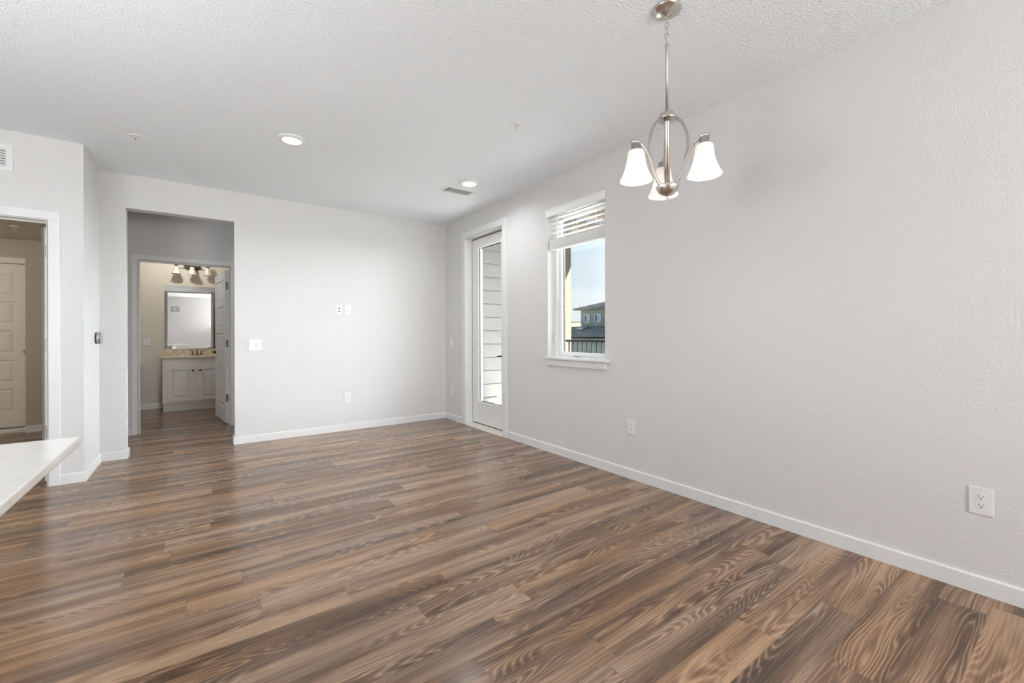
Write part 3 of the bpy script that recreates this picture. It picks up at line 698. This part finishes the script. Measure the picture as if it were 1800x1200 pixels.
# ---------------------------------------------------------------- kitchen island
isl = thing('kitchen_island', 'kitchen island with white quartz top at the left edge', 'kitchen island', (-1.0, .5, 0))
b = bm_(); box(b, -.42, .745, -1.6, 1.115, .888, .908, .003); obj('countertop', b, MQ, isl)['label'] = 'veined white quartz countertop'
b = bm_(); box(b, -.38, .35, -1.55, .95, .09, .888, .002); box(b, -.32, .29, -1.5, .90, 0, .09); obj('cabinet_body', b, MCB, isl)

# ---------------------------------------------------------------- bathroom
vn = thing('bathroom_vanity', 'beige bathroom vanity with raised panel doors and marble top', 'vanity', (.03, 8.60, 0))
VX0, VX1 = -.484, .475
b = bm_(); box(b, VX0, VX1, 0, .49, .125, .828); box(b, VX0+.006, VX1, .045, .49, 0, .125); box(b, VX0, VX0+.045, -.004, 0, .125, .828)
obj('body', b, MCB, vn)
def cab_door(x0, x1, z0, z1, kx):
    b = bm_(); th = .020; fr = .052
    box(b, x0, x0+fr, -th, 0, z0, z1, .002); box(b, x1-fr, x1, -th, 0, z0, z1, .002); box(b, x0+fr, x1-fr, -th, 0, z0, z0+fr, .002); box(b, x0+fr, x1-fr, -th, 0, z1-fr, z1, .002)
    box(b, x0+fr, x1-fr, -.004, 0, z0+fr, z1-fr); box(b, x0+fr+.020, x1-fr-.020, -.019, -.002, z0+fr+.020, z1-fr-.020, .011, seg=1)
    d = obj('door', b, MCB, vn)
    b = bm_(); lathe(b, [(.006, 0), (.005, .012), (.014, .018), (.015, .024), (.008, .029), (0, .030)], 18, Matrix.Translation((kx, -th, z1-.066)) @ R90); obj('knob', b, MBZ, d)['label'] = 'dark knob'
cab_door(-.425, -.085, .155, .697, -.104); cab_door(-.030, .31, .155, .697, -.008)
b = bm_(); box(b, VX0-.028, VX1+.018, -.025, .498, .830, .858, .006); box(b, VX0-.002, VX1+.018, .478, .498, .858, .952, .003); obj('vanity_top', b, MTV, vn)['label'] = 'tan marble top with backsplash'
fa = thing('bathroom_faucet', 'brass toned two-handle faucet on the vanity top', 'faucet', (-.02, 9.0, .8585))
b = bm_(); box(b, -.080, .080, -.024, .024, 0, .010, .004); obj('base_plate', b, MBR, fa)
b = bm_(); lathe(b, [(.020, .008), (.014, .03), (.013, .075), (.016, .085), (.010, .095), (0, .097)], 20); tube(b, spline([(0, 0, .07), (0, -.04, .095), (0, -.09, .092), (0, -.11, .070)], 5), .010, 10); obj('spout', b, MBR, fa)
for s in (-1, 1):
    b = bm_(); lathe(b, [(.022, .008), (.016, .02), (.012, .05), (.015, .064), (.009, .072), (0, .074)], 18, Matrix.Translation((s*.055, 0, 0))); tube(b, [(s*.055, 0, .066), (s*.085, -.004, .078), (s*.122, -.008, .080)], [.007, .006, .005], 8); obj('handle', b, MBR, fa)
b = bm_(); box(b, -.452, .50, 9.092, 9.0995, .966, 2.018, .002)
tag(obj('bathroom_mirror', b, MMI), 'large frameless mirror on the bathroom wall above the vanity', 'mirror')
vl = thing('vanity_light', 'bronze vanity light with three unlit bell shades above the mirror', 'wall light', (-.08, 9.1, 2.36))
b = bm_(); t = bmesh.new(); prism(b, [(.12*math.cos(2*PI*i/32), -.015+.052*math.sin(2*PI*i/32)) for i in range(32)], 'y', -.022, 0); obj('backplate', b, MBZ, vl)
b = bm_(); tube(b, spline([(-.215, -.105, .0), (-.13, -.10, .002), (-.05, -.09, -.012), (.05, -.09, -.012), (.13, -.10, .002), (.215, -.105, .0)], 6), .0055, 8)
for s in (-1, 1): tube(b, [(s*.05, -.015, -.02), (s*.05, -.09, -.012)], .006, 8)
obj('bar', b, MBZ, vl)
for x in (-.212, 0, .212):
    mt2 = Matrix.Translation((x, -.11, 0)); tp = -.030
    b = bm_(); lathe(b, [(.006, .02), (.02, .012), (.022, -.02), (.028, -.030)], 20, mt2); obj('socket_cup', b, MBZ, vl)
    b = bm_(); pr = [(r*.9, z*.88) for r, z in shade_prof]; lathe(b, [(r, tp+z) for r, z in pr]+[(r-.003, tp+z) for r, z in reversed(pr)], 32, mt2, cap=False); obj('glass_shade', b, MSG, vl)['label'] = 'unlit cream glass shade'
# toilet (only its tank edge shows past the casing)
to = thing('toilet', 'white toilet, only its tank edge showing left of the vanity', 'toilet', (-.962, 9.09, 0))
b = bm_(); box(b, -.215, .215, -.20, -.02, .38, .705, .02, seg=3); obj('tank', b, MP, to)
b = bm_(); box(b, -.228, .228, -.212, -.012, .705, .735, .010, seg=3); obj('tank_lid', b, MP, to)
b = bm_(); t = bmesh.new()
prof = [(.11, 0), (.115, .02), (.10, .12), (.12, .22), (.17, .33), (.185, .39), (.175, .40), (.13, .39), (.08, .28), (0, .24)]
lathe(b, prof, 32, Matrix.Translation((0, -.44, 0)) @ Matrix.Scale(1.3, 4, (0, 1, 0)), cap=False); box(b, -.10, .10, -.30, -.05, 0, .385, .03, seg=3); obj('bowl', b, MP, to)
b = bm_(); lathe(b, [(.188, .402), (.190, .412), (.180, .422), (.05, .426), (0, .426)], 32, Matrix.Translation((0, -.44, 0)) @ Matrix.Scale(1.3, 4, (0, 1, 0))); obj('seat_lid', b, MP, to)
# small bathroom ceiling lamp which throws the shade shadows on the wall
bl2 = thing('bathroom_ceiling_lamp', 'small bathroom ceiling lamp hidden above the door head', 'ceiling light', (-.32, 8.42, H))
b = bm_(); lathe(b, [(.05, 0), (.05, -.012), (.03, -.018), (0, -.02)], 24); obj('lamp_base', b, MP, bl2)
b = bm_(); lathe(b, [(.012, -.02), (.018, -.034), (.014, -.048), (0, -.054)], 16); obj('light_bulb', b, MEB, bl2)
d = bpy.data.lights.new('bathroom_lamp_light', 'SPOT'); d.spot_size = math.radians(135); d.spot_blend = .3; d.energy = EXTRA['bath']; d.color = (1, .93, .83); d.shadow_soft_size = .013
lo = bpy.data.objects.new('bathroom_lamp_light', d); col.objects.link(lo); lo.parent = bl2; lo.location = (0, 0, -.10); lo.rotation_euler = Vector((.1, .54, -.60)).to_track_quat('-Z', 'Y').to_euler()
downlight('added bathroom fill downlight hidden above the bathroom door head', (-.4, 7.5, H), EXTRA['bathdown'])  # unseen lamp added for ambient light in the bathroom
# added lamp outside the frame, put in to light the bedroom
bl3 = thing('bedroom_fill_lamp', 'added bedroom fill lamp hidden behind the left wall', 'ceiling light', (-3.2, 6.85, 2.37))
b = bm_(); lathe(b, [(.14, 0), (.14, -.03), (.10, -.06), (0, -.075)], 32); obj('lamp_bowl', b, MEB, bl3)
d = bpy.data.lights.new('bedroom_fill_light', 'POINT'); d.energy = EXTRA['closet']; d.color = (1, .90, .76); d.shadow_soft_size = .1
lo = bpy.data.objects.new('bedroom_fill_light', d); col.objects.link(lo); lo.parent = bl3; lo.location = (0, 0, -.20)

# ---------------------------------------------------------------- balcony
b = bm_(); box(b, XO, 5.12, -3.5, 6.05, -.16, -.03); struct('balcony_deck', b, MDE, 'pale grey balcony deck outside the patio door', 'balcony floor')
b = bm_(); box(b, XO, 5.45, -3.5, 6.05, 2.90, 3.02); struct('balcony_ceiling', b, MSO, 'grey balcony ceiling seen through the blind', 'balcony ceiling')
b = bm_(); pit = .216; z = .165
while z < 2.75:
    prism(b, [(5.90, z+.014), (5.876, z+.014), (5.888, z+pit), (5.90, z+pit)], 'x', XO, 4.96); z += pit
box(b, XO, 4.96, 5.90, 6.02, -.16, 2.90); box(b, XO, 4.96, 5.870, 5.90, -.03, .165)
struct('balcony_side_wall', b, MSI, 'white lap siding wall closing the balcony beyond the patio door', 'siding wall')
for k in range(9):
    y = .35+.62*k
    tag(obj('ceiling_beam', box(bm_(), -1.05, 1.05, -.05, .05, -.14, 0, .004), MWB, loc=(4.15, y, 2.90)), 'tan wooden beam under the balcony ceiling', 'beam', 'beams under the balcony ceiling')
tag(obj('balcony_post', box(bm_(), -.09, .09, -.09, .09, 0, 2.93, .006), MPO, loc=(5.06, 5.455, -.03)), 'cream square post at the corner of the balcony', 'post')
ra = thing('balcony_railing', 'black metal balcony railing with vertical bars', 'railing', (4.92, 2.0, -.03))
obj('top_rail', box(bm_(), -.025, .025, -3.4, 3.26, 1.095, 1.130, .004), MRA, ra)
obj('bottom_rail', box(bm_(), -.018, .018, -3.4, 3.26, .08, .11, .003), MRA, ra)
bal = None
y = 3.173
while y > -3.4:
    if bal is None: bal = obj('baluster', box(bm_(), -.009, .009, -.009, .009, .11, 1.095), MRA, ra, (0, y, 0))
    else:
        c = bal.copy(); col.objects.link(c); c.parent = ra; c.location = (0, y, 0)
    y -= .1016

# ---------------------------------------------------------------- neighbourhood
struct('ground', box(bm_(), 5.5, 160, -60, 160, -6.2, -6.0), MGD, 'ground far below the balcony', 'ground')
hs = thing('neighbour_house', 'sage green house with hip roof beyond the balcony railing', 'house', (25, 20, -6))
ez = 3.18+6
b = bm_(); box(b, 0, 12, -.7, 4.92, 0, ez); obj('walls', b, MGR, hs)
def hip(x0, x1, y0, y1, z, k, th=.12):
    bm = bm_(); hh = min(x1-x0, y1-y0)/2; cx = (x0+x1)/2
    if (x1-x0) < (y1-y0): R0, R1 = (cx, y0+hh), (cx, y1-hh)
    else: R0, R1 = (x0+hh, (y0+y1)/2), (x1-hh, (y0+y1)/2)
    V = [bm.verts.new(p) for p in ((x0, y0, z), (x1, y0, z), (x1, y1, z), (x0, y1, z))]
    Bt = [bm.verts.new((v.co.x, v.co.y, z-th)) for v in V]
    a = bm.verts.new((R0[0], R0[1], z+hh*k)); c = bm.verts.new((R1[0], R1[1], z+hh*k)) if (R1 != R0) else a
    if (x1-x0) < (y1-y0):
        bm.faces.new((V[0], V[1], a)); bm.faces.new((V[1], V[2], c, a)); bm.faces.new((V[2], V[3], c)); bm.faces.new((V[3], V[0], a, c))
    else:
        bm.faces.new((V[0], V[1], c, a)); bm.faces.new((V[1], V[2], c)); bm.faces.new((V[2], V[3], a, c)); bm.faces.new((V[3], V[0], a))
    for i in range(4): bm.faces.new((V[i], V[(i+1) % 4], Bt[(i+1) % 4], Bt[i]))
    bm.faces.new(Bt); bmesh.ops.recalc_face_normals(bm, faces=bm.faces); return bm
obj('hip_roof', hip(-.45, 12.45, -1.1, 5.37, ez+.12, .30), MSH, hs)
for y0, y1 in ((3.93, 4.55), (2.77, 3.41), (.9, 1.5)):
    z0, z1 = 2.16+6, 2.80+6
    b = bm_(); box(b, -.04, .02, y0, y0+.06, z0, z1); box(b, -.04, .02, y1-.06, y1, z0, z1); box(b, -.04, .02, y0, y1, z0, z0+.06); box(b, -.04, .02, y0, y1, z1-.06, z1); box(b, -.035, .02, (y0+y1)/2-.03, (y0+y1)/2+.03, z0, z1)
    f_ = obj('window', b, MV, hs); f_['label'] = 'white framed window'
    obj('dark_pane', box(bm_(), -.02, .03, (y0+y1)/2, y1-.05, z0+.05, z1-.05), MGD2, f_); obj('pale_pane', box(bm_(), -.02, .03, y0+.05, (y0+y1)/2, z0+.05, z1-.05), mat('pale_glass', (.45, .55, .62), .2), f_)
b = bm_(); prism(b, [(0, 1.88+6), (-3.2, 1.03+6), (-3.2, .93+6), (0, 1.0+6)], 'y', -.9, 7.2); obj('lower_roof', b, MSH, hs)
b = bm_(); box(b, -2.9, 0, -.8, 7.0, 0, .96+6); obj('lower_walls', b, MGR2, hs)
b = bm_(); box(b, -3.26, -3.18, -.9, 7.2, .93+6, 1.035+6); obj('gutter', b, MRA, hs)['label'] = 'dark gutter'
b = bm_(); mtq = Matrix.Translation((-1.0, 3.85, 1.635+6)) @ Matrix.Rotation(-math.atan(.266), 4, 'Y'); box(b, -.42, .42, -.42, .40, .0, .07, .01, mtq); obj('roof_skylight', b, MGD2, hs)['label'] = 'dark skylight'
nb = thing('neighbour_house', 'added unseen grey block that shades the green house from the sun', 'building', (28, 14, -6))  # unseen block, added to keep the sun off the green house
obj('walls', box(bm_(), -6, 6, -5, 4.7, 0, 23), MGR2, nb); obj('roof', hip(-6.4, 6.4, -5.4, 5.1, 23.1, .25), MSH, nb)
fh = thing('distant_building', 'low cream building on the skyline left of the green house', 'building', (60, 62, -6))
obj('walls', box(bm_(), 0, 8, -6, 6, 0, 9.55), MCR, fh); obj('roof', box(bm_(), -.4, 8.4, -6.4, 6.4, 9.55, 9.8), MSH, fh)
